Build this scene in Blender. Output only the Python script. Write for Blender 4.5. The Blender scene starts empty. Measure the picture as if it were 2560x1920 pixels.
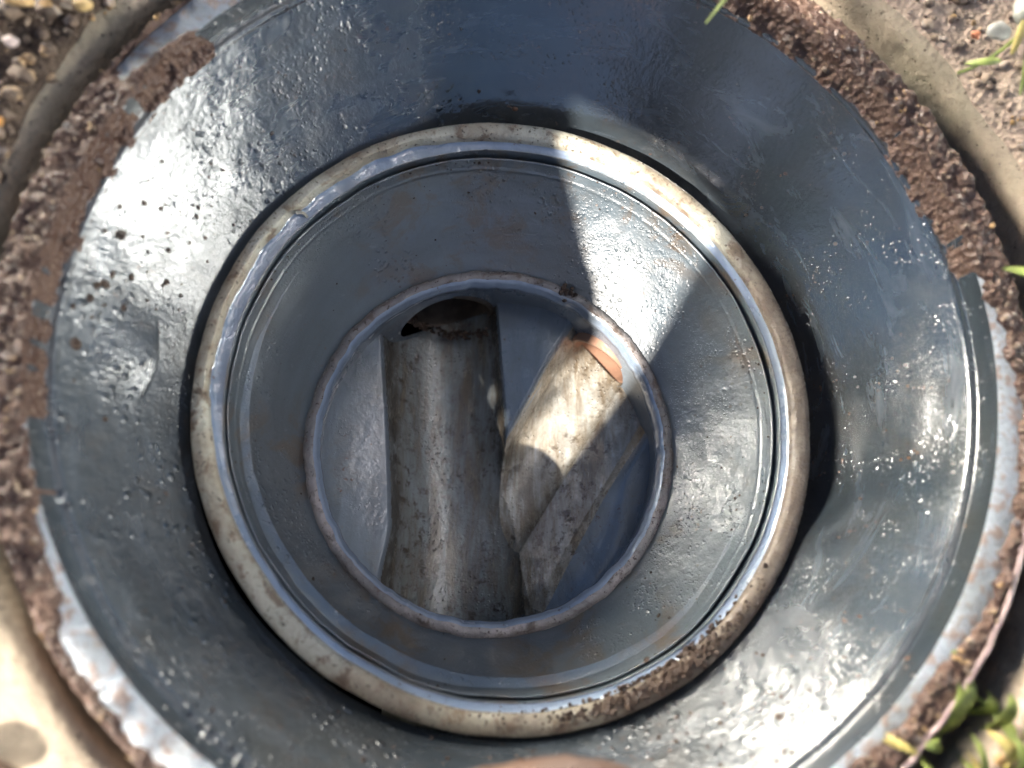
import bpy, bmesh, math, random
from mathutils import Vector, Matrix, noise
import numpy as np
random.seed(7); rng = np.random.default_rng(7)
R = math.radians
C = bpy.context.scene.collection
sc = bpy.context.scene

# ------------------------------------------------------------------ camera, world, sun, exposure
cam_d = bpy.data.cameras.new('camera'); cam = bpy.data.objects.new('camera', cam_d); C.objects.link(cam)
sc.camera = cam
CAM = Vector((-0.037, -0.083, 0.335))
ROT = Matrix(((0.9955453911, -0.0218268113, -0.0917222139),
              (0.0, 0.9728344339, -0.2315019745),
              (0.0942834779, 0.2304707237, 0.9685008370)))
cam.matrix_world = Matrix.Translation(CAM) @ ROT.to_4x4()
cam_d.sensor_width = 36.0; cam_d.lens = 36.0 * 1849 / 2560
cam_d.clip_start = 0.01; cam_d.clip_end = 2000
cam_d.dof.use_dof = True; cam_d.dof.focus_distance = 0.468; cam_d.dof.aperture_fstop = 3.3

SUN_AZ = R(229.0)            # direction of the sun on the ground, counter-clockwise from +x
SUN_EL = R(43.4)
world = bpy.data.worlds.new('World'); sc.world = world; world.use_nodes = True
nt = world.node_tree; nt.nodes.clear()
def wn(t, **k):
    n = nt.nodes.new(t)
    for a, b in k.items(): setattr(n, a, b)
    return n
out = wn('ShaderNodeOutputWorld'); bg = wn('ShaderNodeBackground')
sky = wn('ShaderNodeTexSky', sky_type='NISHITA', sun_disc=False)
sky.air_density = 0.75; sky.dust_density = 0.3; sky.sun_elevation = SUN_EL; sky.sun_rotation = math.pi / 2 - SUN_AZ
bg.inputs['Strength'].default_value = 0.05
tc = wn('ShaderNodeTexCoord')
# glare patches added to the sky for sheen on wet surfaces, broken by noise
nz = wn('ShaderNodeTexNoise'); nz.inputs['Scale'].default_value = 5.0; nz.inputs['Detail'].default_value = 5
nt.links.new(tc.outputs['Generated'], nz.inputs['Vector'])
nr = wn('ShaderNodeMapRange'); nr.inputs['From Min'].default_value = 0.2; nr.inputs['From Max'].default_value = 0.5
nt.links.new(nz.outputs['Fac'], nr.inputs['Value'])
cur = sky.outputs['Color']
def sky_glare(az, el, r0, r1, col):
    """bright core out to r1 degrees, soft edge to r0"""
    global cur
    d = wn('ShaderNodeVectorMath', operation='DOT_PRODUCT')
    d.inputs[1].default_value = (math.cos(R(az)) * math.cos(R(el)), math.sin(R(az)) * math.cos(R(el)), math.sin(R(el)))
    nt.links.new(tc.outputs['Generated'], d.inputs[0])
    m = wn('ShaderNodeMapRange', interpolation_type='SMOOTHSTEP')
    m.inputs['From Min'].default_value = math.cos(R(r0)); m.inputs['From Max'].default_value = math.cos(R(r1))
    nt.links.new(d.outputs['Value'], m.inputs['Value'])
    k = wn('ShaderNodeMath', operation='MULTIPLY'); nt.links.new(m.outputs['Result'], k.inputs[0]); nt.links.new(nr.outputs['Result'], k.inputs[1])
    x = wn('ShaderNodeMix', data_type='RGBA'); nt.links.new(k.outputs[0], x.inputs['Factor']); nt.links.new(cur, x.inputs['A'])
    x.inputs['B'].default_value = (*col, 1); cur = x.outputs['Result']
sky_glare(-10, 10.5, 7.5, 4.5, (800, 798, 745))
sky_glare(106, 9.5, 4.5, 3, (4200, 3920, 3420))
sky_glare(154, 18, 7.5, 4.5, (1950, 1830, 1610))
sky_glare(20, 74, 34, 12, (3.5, 3.6, 3.7))
sky_glare(-6, 66, 3.2, 1.8, (270, 252, 247))
sky_glare(12, 65, 3.2, 1.8, (270, 252, 247))
sky_glare(28, 63, 3.2, 1.8, (270, 252, 247))
nt.links.new(cur, bg.inputs['Color']); nt.links.new(bg.outputs[0], out.inputs['Surface'])

sun_d = bpy.data.lights.new('sun', 'SUN'); sun_d.energy = 5.0; sun_d.angle = R(0.53); sun_d.color = (1.0, 0.93, 0.84)
sun = bpy.data.objects.new('sun', sun_d); C.objects.link(sun)
SUN = Vector((math.cos(SUN_EL) * math.cos(SUN_AZ), math.cos(SUN_EL) * math.sin(SUN_AZ), math.sin(SUN_EL)))
sun.rotation_euler = SUN.to_track_quat('Z', 'Y').to_euler(); sun.location = (-2, -2, 4)

vs = sc.view_settings; vs.view_transform = 'Standard'; vs.look = 'None'; vs.gamma = 1.0; vs.use_curve_mapping = False
vs.exposure = 1.65
sc.cycles.use_denoising = True
sc.cycles.max_bounces = 7; sc.cycles.diffuse_bounces = 4; sc.cycles.glossy_bounces = 3

# ------------------------------------------------------------------ helpers
def tag(o, label=None, cat=None, group=None, kind=None):
    if label: o['label'] = label
    if cat: o['category'] = cat
    if group: o['group'] = group
    if kind: o['kind'] = kind
    return o
def empty(name, loc=(0, 0, 0)):
    o = bpy.data.objects.new(name, None); C.objects.link(o); o.location = loc; o.empty_display_size = 0.02
    return o
def mesh_obj(name, verts, faces, mats=None, parent=None, smooth=True, uvs=None):
    me = bpy.data.meshes.new(name)
    me.from_pydata([tuple(v) for v in verts], [], [tuple(f) for f in faces]); me.update()
    if smooth: me.shade_smooth()
    for m in (mats if isinstance(mats, (list, tuple)) else [mats]):
        if m: me.materials.append(m)
    o = bpy.data.objects.new(name, me); C.objects.link(o)
    if parent: o.parent = parent; 
    if parent: o.matrix_parent_inverse = Matrix.Translation(-parent.location)
    return o
def lathe(name, prof, mat, parent=None, seg=384, c=(0, 0), wob=None, skip=None):
    """surface of revolution; wob(theta, i) -> (dr, dz)"""
    V = []; F = []
    n = len(prof)
    for j in range(seg):
        th = 2 * math.pi * j / seg
        for i, (r, z) in enumerate(prof):
            dr, dz = wob(th, i, r, z) if wob else (0, 0)
            rr = r + dr
            V.append((c[0] + rr * math.cos(th), c[1] + rr * math.sin(th), z + dz))
    for j in range(seg):
        k = (j + 1) % seg
        for i in range(n - 1):
            F.append((j * n + i, k * n + i, k * n + i + 1, j * n + i + 1))
    return mesh_obj(name, V, F, mat, parent)
def densify(prof, step):
    o = [prof[0]]
    for a, b in zip(prof, prof[1:]):
        m = max(1, int(math.hypot(b[0] - a[0], b[1] - a[1]) / step))
        for t in range(1, m + 1): o.append((a[0] + (b[0] - a[0]) * t / m, a[1] + (b[1] - a[1]) * t / m))
    return o
def sstep(a, b, x):
    t = min(1, max(0, (x - a) / (b - a))); return t * t * (3 - 2 * t)
def fbm(p, o=4): return noise.fractal(p, 1.0, 2.0, o)

# ------------------------------------------------------------------ materials
class Mat:
    def __init__(s, name):
        s.m = bpy.data.materials.new(name); s.m.use_nodes = True
        s.t = s.m.node_tree; s.b = s.t.nodes['Principled BSDF']; s.o = s.t.nodes['Material Output']
        s.tc = s.t.nodes.new('ShaderNodeTexCoord')
    def n(s, t, ins=None, **k):
        x = s.t.nodes.new(t)
        for a, b in k.items(): setattr(x, a, b)
        for a, b in (ins or {}).items():
            if isinstance(b, bpy.types.NodeSocket): s.t.links.new(b, x.inputs[a])
            else: x.inputs[a].default_value = b
        return x
    def link(s, a, b): s.t.links.new(a, b)
    def coord(s, scale=(1, 1, 1), rot=(0, 0, 0), loc=(0, 0, 0)):
        mp = s.n('ShaderNodeMapping', {'Vector': s.tc.outputs['Object'], 'Scale': scale, 'Rotation': rot, 'Location': loc})
        return mp.outputs[0]
    def noise(s, scale, detail=4, rough=0.55, vec=None, dist=0.0):
        x = s.n('ShaderNodeTexNoise', {'Scale': scale, 'Detail': detail, 'Roughness': rough, 'Distortion': dist})
        s.link(vec if vec is not None else s.tc.outputs['Object'], x.inputs['Vector']); return x.outputs['Fac']
    def vor(s, scale, feature='F1', vec=None, rnd=1.0):
        x = s.n('ShaderNodeTexVoronoi', {'Scale': scale, 'Randomness': rnd}, feature=feature)
        s.link(vec if vec is not None else s.tc.outputs['Object'], x.inputs['Vector']); return x.outputs['Distance']
    def rng(s, v, a, b, lo=0.0, hi=1.0, smooth=True):
        x = s.n('ShaderNodeMapRange', {'Value': v, 'From Min': a, 'From Max': b, 'To Min': lo, 'To Max': hi})
        if smooth: x.interpolation_type = 'SMOOTHSTEP'
        return x.outputs['Result']
    def math(s, op, a, b=0.0, c=None):
        x = s.n('ShaderNodeMath', {0: a, 1: b}, operation=op)
        if c is not None:
            if isinstance(c, bpy.types.NodeSocket): s.link(c, x.inputs[2])
            else: x.inputs[2].default_value = c
        return x.outputs[0]
    def mix(s, f, a, b):
        x = s.n('ShaderNodeMix', data_type='RGBA')
        for k, v in (('Factor', f), ('A', a), ('B', b)):
            if isinstance(v, bpy.types.NodeSocket): s.link(v, x.inputs[k])
            else: x.inputs[k].default_value = v if k == 'Factor' else (*v, 1) if len(v) == 3 else v
        return x.outputs['Result']
    def bump(s, h, dist, strength=1.0, normal=None):
        x = s.n('ShaderNodeBump', {'Height': h, 'Distance': dist, 'Strength': strength})
        if normal is not None: s.link(normal, x.inputs['Normal'])
        return x.outputs['Normal']
    def set(s, **k):
        for a, v in k.items():
            a = a.replace('_', ' ')
            i = s.b.inputs[a]
            if isinstance(v, bpy.types.NodeSocket): s.link(v, i)
            else: i.default_value = (*v, 1) if isinstance(v, tuple) and len(v) == 3 else v
        return s.m

def wet_plastic(name, col=(0.20, 0.235, 0.265), stain=(0.165, 0.135, 0.09), stain_amt=0.6, dark=(0.12, 0.13, 0.125),
                peel=0.0004, drops=0.0008, rough=(0.14, 0.34), drop_scale=190, peel_scale=520, ior=1.6, streak=(9, 9, 60), lump=0.0022,
                fleck=(0.05, 0.03, 0.02), calm=None, spec=1.0, mist=0.0004, rubamt=0.25, rubc=(0.24, 0.26, 0.275)):
    """grey moulded plastic, wet: orange peel, droplets, tan scum patches, dark flecks, wiping streaks"""
    M = Mat(name)
    st = M.noise(1.0, 6, 0.62, M.coord(scale=streak), 0.7)
    big = M.noise(13, 5, 0.62, None, 0.5)
    c = M.mix(M.rng(st, 0.32, 0.7), tuple(x * 1.12 for x in col), tuple(x * 0.74 for x in col))
    c = M.mix(M.math('MULTIPLY', M.rng(big, 0.45, 0.72), 0.65), c, dark)
    sp = M.noise(34, 9, 0.72, None, 0.6)
    area = M.rng(M.noise(11, 3, 0.5, M.coord(loc=(3, 1, 2))), 0.42, 0.6)
    sm = M.math('MULTIPLY', M.rng(sp, 0.47, 0.60), area)
    c = M.mix(M.math('MULTIPLY', sm, stain_amt), c, stain)
    fine = M.noise(300, 4, 0.6)
    red = M.math('MULTIPLY', M.rng(fine, 0.60, 0.68), M.rng(sp, 0.5, 0.62))
    c = M.mix(M.math('MULTIPLY', red, 0.8), c, (0.10, 0.045, 0.02))
    fl = M.vor(150, 'F1', M.coord(scale=(1, 1, 0.8)))
    fw = M.rng(M.noise(26, 3, 0.5, M.coord(loc=(7, 4, 1))), 0.55, 0.68)
    fm = M.math('MULTIPLY', M.rng(M.math('ADD', fl, M.math('MULTIPLY', fine, 0.25)), 0.24, 0.30, 1.0, 0.0), fw)
    c = M.mix(fm, c, fleck)
    if calm is not None:                                   # wispy dried haze
        c = M.mix(M.math('MULTIPLY', M.rng(M.noise(1.0, 7, 0.7, M.coord(scale=(16, 16, 70), rot=(0.2, 0.3, 0)), 1.2), 0.48, 0.72), 0.7), c, (0.062, 0.074, 0.088))
    # pale rubbed marks
    rub = M.rng(M.noise(1.0, 4, 0.6, M.coord(scale=(26, 120, 120), rot=(0.3, 0.2, 0.6))), 0.66, 0.72)
    c = M.mix(M.math('MULTIPLY', rub, rubamt), c, rubc)
    r = M.rng(M.math('ADD', M.math('MULTIPLY', big, 0.55), M.math('MULTIPLY', st, 0.45)), 0.3, 0.7, rough[0], rough[1])
    r = M.math('ADD', r, M.math('MULTIPLY', fm, 0.3))
    h1 = M.noise(peel_scale, 4, 0.6, None, 0.4)
    where = M.rng(M.noise(20, 5, 0.6), 0.50, 0.62)
    dv = M.vor(drop_scale, 'SMOOTH_F1'); dv2 = M.vor(drop_scale * 2.3, 'SMOOTH_F1')
    d = M.math('MULTIPLY', M.rng(dv, 0.10, 0.32, 1.0, 0.0), where)
    d2 = M.math('MULTIPLY', M.rng(dv2, 0.10, 0.30, 1.0, 0.0), M.rng(M.noise(40, 3), 0.46, 0.6))
    k = 1.0
    if calm is not None:                                   # one side of the wall is smoother than the rest
        dt = M.n('ShaderNodeVectorMath', {0: M.tc.outputs['Object'], 1: (math.cos(R(calm)), math.sin(R(calm)), 0)}, operation='DOT_PRODUCT')
        k = M.rng(M.math('ADD', dt.outputs['Value'], M.math('MULTIPLY', M.math('SUBTRACT', M.noise(9, 2), 0.5), 0.12)), 0.02, 0.11, 1.0, 0.10)
        d = M.math('MULTIPLY', d, k); d2 = M.math('MULTIPLY', d2, M.math('MAXIMUM', k, 0.35))
        h1 = M.math('MULTIPLY', h1, M.math('MAXIMUM', k, 0.2))
        r = M.math('MULTIPLY', r, M.rng(k, 0.1, 1.0, 0.55, 1.0))
    lp = M.noise(55, 4, 0.55)
    if calm is not None: lp = M.math('MULTIPLY', lp, M.math('MAXIMUM', k, 0.2))
    nrm = M.bump(lp, lump)
    nrm = M.bump(h1, peel, 1.0, nrm)
    nrm = M.bump(M.noise(1.0, 3, 0.6, M.coord(scale=(300, 300, 60))), peel * 0.6, 1.0, nrm)
    nrm = M.bump(d, drops, 1.0, nrm)
    nrm = M.bump(d2, drops * 0.5, 1.0, nrm)
    ms = M.math('MULTIPLY', M.rng(M.vor(620, 'F1'), 0.10, 0.26, 1.0, 0.0), M.rng(M.noise(17, 4, 0.6, M.coord(loc=(5, 2, 9))), 0.50, 0.60))
    if calm is not None: ms = M.math('MULTIPLY', ms, M.math('MAXIMUM', k, 0.15))
    nrm = M.bump(ms, mist, 1.0, nrm)      # mist of tiny droplets
    return M.set(Base_Color=c, Roughness=r, Normal=nrm, IOR=ior, Specular_IOR_Level=spec)

m_funnel = wet_plastic('funnel_plastic', col=(0.025, 0.033, 0.040), dark=(0.027, 0.030, 0.027), stain=(0.034, 0.026, 0.017), rubc=(0.045, 0.052, 0.06), stain_amt=0.35, peel=0.00024, drops=0.0008, lump=0.0013, mist=0.00012, rough=(0.20, 0.42), calm=32)
m_inner = wet_plastic('inner_plastic', col=(0.074, 0.096, 0.112), dark=(0.060, 0.069, 0.069), ior=1.8, stain_amt=0.85, stain=(0.078, 0.050, 0.026), lump=0.0013, peel=0.00018, mist=0.0003, drops=0.0006, drop_scale=330, peel_scale=700, rough=(0.26, 0.46))
m_base = wet_plastic('base_plastic', col=(0.17, 0.205, 0.245), dark=(0.13, 0.15, 0.16), stain_amt=0.2, peel=0.00012, drops=0.00008, lump=0.0008, rubamt=0.65, spec=0.55, rough=(0.18, 0.34), streak=(70, 16, 14))

def bead_mat(name, col, col2, crust, amt, brown_side=None):
    M = Mat(name)
    a = M.noise(15, 6, 0.66); b = M.noise(95, 6, 0.68, None, 0.4); f = M.noise(420, 3, 0.6); g = M.noise(7, 3, 0.5, M.coord(loc=(2, 5, 1)))
    c = M.mix(M.rng(a, 0.38, 0.62), col, col2)
    c = M.mix(M.math('MULTIPLY', M.rng(g, 0.48, 0.62), 0.7), c, tuple(x * 0.62 for x in col2))
    c = M.mix(M.math('MULTIPLY', M.rng(b, 0.50, 0.62), amt), c, crust)
    c = M.mix(M.math('MULTIPLY', M.rng(f, 0.60, 0.68), amt), c, (0.04, 0.025, 0.017))
    if brown_side is not None:                                  # browner and darker towards this side of the ring
        dt = M.n('ShaderNodeVectorMath', {0: M.tc.outputs['Object'], 1: (math.cos(R(brown_side)), math.sin(R(brown_side)), 0)}, operation='DOT_PRODUCT')
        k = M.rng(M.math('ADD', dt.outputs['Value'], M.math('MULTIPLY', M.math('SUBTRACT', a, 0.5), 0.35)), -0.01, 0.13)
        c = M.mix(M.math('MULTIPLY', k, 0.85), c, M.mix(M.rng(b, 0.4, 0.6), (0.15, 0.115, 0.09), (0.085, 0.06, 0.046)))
    n = M.bump(a, 0.003); n = M.bump(b, 0.0016, 1.0, n); n = M.bump(f, 0.0006, 1.0, n)
    return M.set(Base_Color=c, Roughness=M.rng(b, 0.35, 0.7, 0.10, 0.40), Normal=n, IOR=1.5)
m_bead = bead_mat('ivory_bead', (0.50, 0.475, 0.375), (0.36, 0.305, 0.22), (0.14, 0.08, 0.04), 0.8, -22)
m_seal = bead_mat('crusty_seal', (0.38, 0.335, 0.315), (0.20, 0.19, 0.185), (0.08, 0.055, 0.04), 0.85)
m_strip = wet_plastic('strip_plastic', col=(0.25, 0.31, 0.40), stain_amt=0.1, peel=0.00008, drops=0.0)

def channel_mat(name, rot, amt=0.75, pale=(0.23, 0.255, 0.265), dull=(0.155, 0.15, 0.13), side_shade=0.8):
    M = Mat(name)
    v = M.coord(scale=(80, 13, 25), rot=(0, 0, rot))
    a = M.noise(1.0, 9, 0.74, v, 0.25)
    b = M.noise(125, 6, 0.7, None, 0.3)
    g = M.noise(16, 3, 0.5)
    base = M.mix(M.rng(a, 0.35, 0.6), pale, dull)
    c = M.mix(M.math('MULTIPLY', M.rng(a, 0.50, 0.66), amt), base, (0.115, 0.075, 0.036))
    c = M.mix(M.math('MULTIPLY', M.rng(b, 0.52, 0.63), M.rng(g, 0.40, 0.58, 0.0, 0.85)), c, (0.05, 0.03, 0.014))
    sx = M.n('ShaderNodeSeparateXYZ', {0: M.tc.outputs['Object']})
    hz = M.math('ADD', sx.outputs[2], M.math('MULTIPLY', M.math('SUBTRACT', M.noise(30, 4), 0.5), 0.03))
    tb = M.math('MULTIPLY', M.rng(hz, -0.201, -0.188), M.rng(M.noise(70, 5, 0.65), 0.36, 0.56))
    c = M.mix(M.math('MULTIPLY', tb, side_shade), c, (0.05, 0.034, 0.02))      # shade and brown stain of the upper sides painted in
    dr = M.math('MULTIPLY', M.rng(M.vor(330, 'F1'), 0.10, 0.30, 1.0, 0.0), M.rng(M.noise(28, 3), 0.42, 0.56))
    n = M.bump(M.noise(420, 3), 0.0003); n = M.bump(b, 0.0007, 1.0, n); n = M.bump(dr, 0.0006, 1.0, n)
    return M.set(Base_Color=c, Roughness=M.rng(a, 0.3, 0.7, 0.12, 0.32), Normal=n, IOR=1.6, Specular_IOR_Level=0.8)
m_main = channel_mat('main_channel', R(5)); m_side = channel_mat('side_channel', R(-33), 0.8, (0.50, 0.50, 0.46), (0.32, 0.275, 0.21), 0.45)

def simple(name, col, rough=0.6, var=0.25, scale=80, bump=0.0, spec=0.5):
    M = Mat(name); a = M.noise(scale, 5, 0.6)
    c = M.mix(M.rng(a, 0.35, 0.65), tuple(x * (1 - var) for x in col), tuple(min(1, x * (1 + var)) for x in col))
    if bump: M.set(Normal=M.bump(M.noise(scale * 3, 4), bump))
    return M.set(Base_Color=c, Roughness=rough, Specular_IOR_Level=spec)
m_conc = None
def concrete():
    M = Mat('concrete'); a = M.noise(30, 6, 0.65); b = M.noise(260, 4); g = M.noise(9, 3)
    c = M.mix(M.rng(a, 0.35, 0.65), (0.36, 0.29, 0.21), (0.25, 0.20, 0.145))
    c = M.mix(M.math('MULTIPLY', M.rng(g, 0.45, 0.7), 0.5), c, (0.14, 0.14, 0.095))
    s_ = M.noise(620, 4, 0.7); pit = M.rng(M.vor(240), 0.05, 0.2, 1.0, 0.0)
    c = M.mix(M.math('MULTIPLY', M.rng(s_, 0.55, 0.68), 0.6), c, (0.15, 0.12, 0.09)); c = M.mix(M.math('MULTIPLY', pit, 0.6), c, (0.10, 0.08, 0.06))
    n = M.bump(b, 0.0012); n = M.bump(a, 0.004, 1, n); n = M.bump(pit, -0.0012, 1, n)
    return M.set(Base_Color=c, Roughness=0.85, Normal=n)
m_conc = concrete()
def soilmat(name, c1, c2, c3, wet=0.35):
    M = Mat(name); a = M.noise(90, 6, 0.7); b = M.vor(330); d = M.noise(700, 3)
    c = M.mix(M.rng(a, 0.35, 0.65), c1, c2)
    c = M.mix(M.rng(d, 0.58, 0.7), c, c3)
    n = M.bump(b, 0.002); n = M.bump(d, 0.0008, 1, n)
    return M.set(Base_Color=c, Roughness=M.rng(a, 0.3, 0.7, wet, 0.8), Normal=n)
m_soil = soilmat('wet_soil', (0.062, 0.031, 0.021), (0.105, 0.060, 0.041), (0.23, 0.155, 0.105), 0.22)
def ground_mat():
    M = Mat('sandy_ground'); a = M.noise(90, 6, 0.7); e = M.noise(700, 3); v = M.vor(330)
    c = M.mix(M.rng(a, 0.35, 0.65), (0.30, 0.225, 0.17), (0.40, 0.30, 0.23)); c = M.mix(M.rng(e, 0.58, 0.7), c, (0.46, 0.37, 0.29))
    sx = M.n('ShaderNodeSeparateXYZ', {0: M.tc.outputs['Object']})
    left_shade = M.rng(M.math('ADD', sx.outputs[0], M.math('MULTIPLY', M.noise(14, 3), 0.1)), 0.0, 0.09, 1.0, 0.0)  # shade on the left painted into the soil colour as dark brown
    c = M.mix(left_shade, c, M.mix(M.rng(a, 0.4, 0.6), (0.045, 0.028, 0.018), (0.10, 0.068, 0.045)))
    return M.set(Base_Color=c, Roughness=0.85, Normal=M.bump(e, 0.0008, 1.0, M.bump(v, 0.002)))
m_ground = ground_mat()
def white_rim():
    M = Mat('pale_rim'); a = M.noise(25, 5); b = M.noise(160, 4)
    c = M.mix(M.rng(a, 0.4, 0.65), (0.27, 0.30, 0.33), (0.20, 0.215, 0.22))
    c = M.mix(M.math('MULTIPLY', M.rng(b, 0.48, 0.64), 0.75), c, (0.20, 0.12, 0.08))
    e = M.noise(420, 4, 0.6)
    c = M.mix(M.math('MULTIPLY', M.rng(e, 0.56, 0.68), 0.6), c, (0.14, 0.09, 0.065))
    return M.set(Base_Color=c, Roughness=M.rng(b, 0.3, 0.7, 0.25, 0.6), Normal=M.bump(e, 0.0006, 1.0, M.bump(b, 0.0016)))
m_rim = white_rim()

# ------------------------------------------------------------------ outer funnel-shaped riser
def wob_f(seed, a):
    def w(th, i, r, z):
        p = Vector((math.cos(th) * 1.6, math.sin(th) * 1.6, z * 9 + seed))
        return (a * fbm(p, 3), 0)
    return w
CO = (0.007, 0.020)
CM = (0.0, 0.001); CL = (-0.0061, -0.0129)
outer = tag(empty('shaft_riser', (CO[0], CO[1], -0.08)), 'wide grey plastic shaft riser with sloping wet wall and pale stepped top rim', 'shaft riser')
# funnel: axis drifts from CO at the top to CM at the bottom
def funnel():
    seg, n = 768, 90; V = []; F = []
    for j in range(seg):
        th = 2 * math.pi * j / seg
        for i in range(n):
            t = i / (n - 1)
            ad = math.degrees(th); w_ = 0.5 - 0.5 * math.cos(math.pi * (sstep(-32, -8, (ad + 180) % 360 - 180) * (1 - sstep(85, 120, (ad + 180) % 360 - 180))))
            zb = -0.0615 - 0.0150 * w_; rb = 0.1695 + 0.0088 * w_         # the wall is steeper on one side
            z = zb * (1 - t) - 0.0015 * t; r = rb + (0.2165 - rb) * t
            r += 0.0012 * fbm(Vector((math.cos(th) * 2, math.sin(th) * 2, z * 14)), 3)
            da = math.degrees(th) - 178.5                      # a blister in the wall with a sharp lower edge
            if abs(da) < 9:
                te = 0.36 + 0.012 * da * da * 0.12 + 0.004 * da
                w = math.exp(-(da / 4.6) ** 2)
                r -= 0.0034 * w * (sstep(te + 0.42, te, t) if t > te else sstep(te - 0.035, te, t)) if t <= te else 0.0034 * w * (1 - sstep(te, te + 0.42, t))
            cx = CM[0] + (CO[0] - CM[0]) * t; cy = CM[1] + (CO[1] - CM[1]) * t
            V.append((cx + r * math.cos(th), cy + r * math.sin(th), z))
    for j in range(seg):
        k = (j + 1) % seg
        for i in range(n - 1): F.append((j * n + i, k * n + i, k * n + i + 1, j * n + i + 1))
    return mesh_obj('wall', V, F, m_funnel, outer)
funnel()
lathe('ledge', [(0.2165, -0.0015), (0.2172, 0.0), (0.2180, 0.0004), (0.2200, 0.0), (0.2208, 0.001), (0.2222, 0.0105), (0.2226, 0.0118)], m_funnel, outer, c=CO, seg=512)
rim_o = lathe('rim', [(0.2226, 0.0118), (0.2235, 0.0125), (0.2360, 0.0125), (0.2378, 0.0115), (0.2386, 0.009), (0.2390, -0.11)], m_rim, outer, c=CO, seg=512)
tag(rim_o, 'pale grey top rim')

# ------------------------------------------------------------------ inner riser with ivory bead
def oval(a, th0): return lambda th: a * math.cos(2 * (th - th0))
ov = oval(-0.002, R(40))
inner = tag(empty('inner_pipe', (CM[0], CM[1], -0.121)), 'slate grey inner pipe with ivory bead on its top edge, standing inside the wide riser', 'inner pipe')
def wob_b(th, i, r, z):
    a = math.degrees(th) % 360; dr, dz = wob_m(th, i, r, z)
    w = sstep(92, 112, a) * (1 - sstep(178, 190, a)) * (0.85 + 0.5 * fbm(Vector((math.cos(th) * 9, math.sin(th) * 9, 2)), 3)) - 0.25 * sstep(195, 215, a) * (1 - sstep(240, 260, a))
    f = sstep(0.1625, 0.1574, r) if r > 0.1574 else sstep(0.1535, 0.1574, r)
    return dr + 0.0034 * w * f, dz - (0.0008 * w if r < 0.159 and z < -0.0565 else 0)
def wob_m(th, i, r, z):
    return (ov(th) * (1 if z > -0.07 else max(0, (z + 0.121) / 0.051)) + 0.0007 * fbm(Vector((math.cos(th) * 3, math.sin(th) * 3, 4.0)), 4),
            0.0006 * fbm(Vector((math.cos(th) * 4, math.sin(th) * 4, 9.0)), 3))
def arc(cx, cz, r, a0, a1, n):
    return [(cx + r * math.cos(R(a0 + (a1 - a0) * i / n)), cz + r * math.sin(R(a0 + (a1 - a0) * i / n))) for i in range(n + 1)]
flat = [(r_, -0.0565 + (z_ + 0.0560) * 0.62) for r_, z_ in arc(0.1630, -0.0560, 0.0054, 0, 180, 14)]
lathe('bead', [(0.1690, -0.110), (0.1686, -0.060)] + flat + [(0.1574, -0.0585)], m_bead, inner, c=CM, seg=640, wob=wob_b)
lathe('strip', densify([(0.1574, -0.0585), (0.1568, -0.0595), (0.1545, -0.0605), (0.1538, -0.0608)], 0.0012), m_strip, inner, c=CM, seg=640, wob=wob_b)
lathe('lip', [(0.1538, -0.0608), (0.1534, -0.0602), (0.1530, -0.0608), (0.1530, -0.0680), (0.1512, -0.0740), (0.1440, -0.0780)], m_inner, inner, c=CM, seg=512, wob=wob_m)
def inner_wall():
    seg, n = 768, 90; V = []; F = []
    top = [(0.1512, -0.0720), (0.1514, -0.0655), (0.1510, -0.0638), (0.1502, -0.0632)]
    for j in range(seg):
        th = 2 * math.pi * j / seg; m = len(top)
        for i in range(n):
            if i < m: r, z = top[i]; t = 0.0
            else:
                t = (i - m) / (n - 1 - m); z = -0.0640 - (0.1225 - 0.0640) * t; r = 0.1498 + (0.1136 - 0.1498) * t ** 1.35
            dr, dz = wob_m(th, 0, r, z)
            r += dr + 0.0008 * fbm(Vector((math.cos(th) * 2.5, math.sin(th) * 2.5, z * 16)), 3)
            tl = 0.115 + 0.02 * math.sin(th * 2 + 1)          # fine weld line near the top
            r -= 0.0006 * math.exp(-((t - tl) / 0.008) ** 2)
            ex = -0.0010 * (1 - t)
            cx = CM[0] + ex + (CL[0] - CM[0]) * t; cy = CM[1] + ex + (CL[1] - CM[1]) * t
            V.append((cx + r * math.cos(th), cy + r * math.sin(th), z + dz * (1 - t)))
    for j in range(seg):
        k = (j + 1) % seg
        for i in range(n - 1): F.append((j * n + i, j * n + i + 1, k * n + i + 1, k * n + i))
    return mesh_obj('wall', V, F, m_inner, inner)
inner_wall()

# ------------------------------------------------------------------ lower sealing ring
def wob_s(th, i, r, z):
    q = Vector((math.cos(th) * 9, math.sin(th) * 9, (r * 10 + z * 7)))
    return (0.0010 * fbm(q, 4), 0.0009 * fbm(q + Vector((5, 1, 2)), 5))
seal = empty('sealing_ring', (CL[0], CL[1], -0.13))
lathe('crust', [(0.1154, -0.1277), (0.1149, -0.1205)] + arc(0.1105, -0.1217, 0.0042, 20, 118, 8), m_seal, seal, c=CL, seg=640, wob=wob_s)
lathe('inner_lip', arc(0.1105, -0.1217, 0.0042, 118, 160, 5) + [(0.1063, -0.1220), (0.1055, -0.1237), (0.1057, -0.1300), (0.1083, -0.1314)], m_strip, seal, c=CL, seg=512, wob=wob_s)
tag(seal, 'thin crusty pinkish grey ring around the bottom opening of the inner pipe', 'sealing ring')

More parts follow.
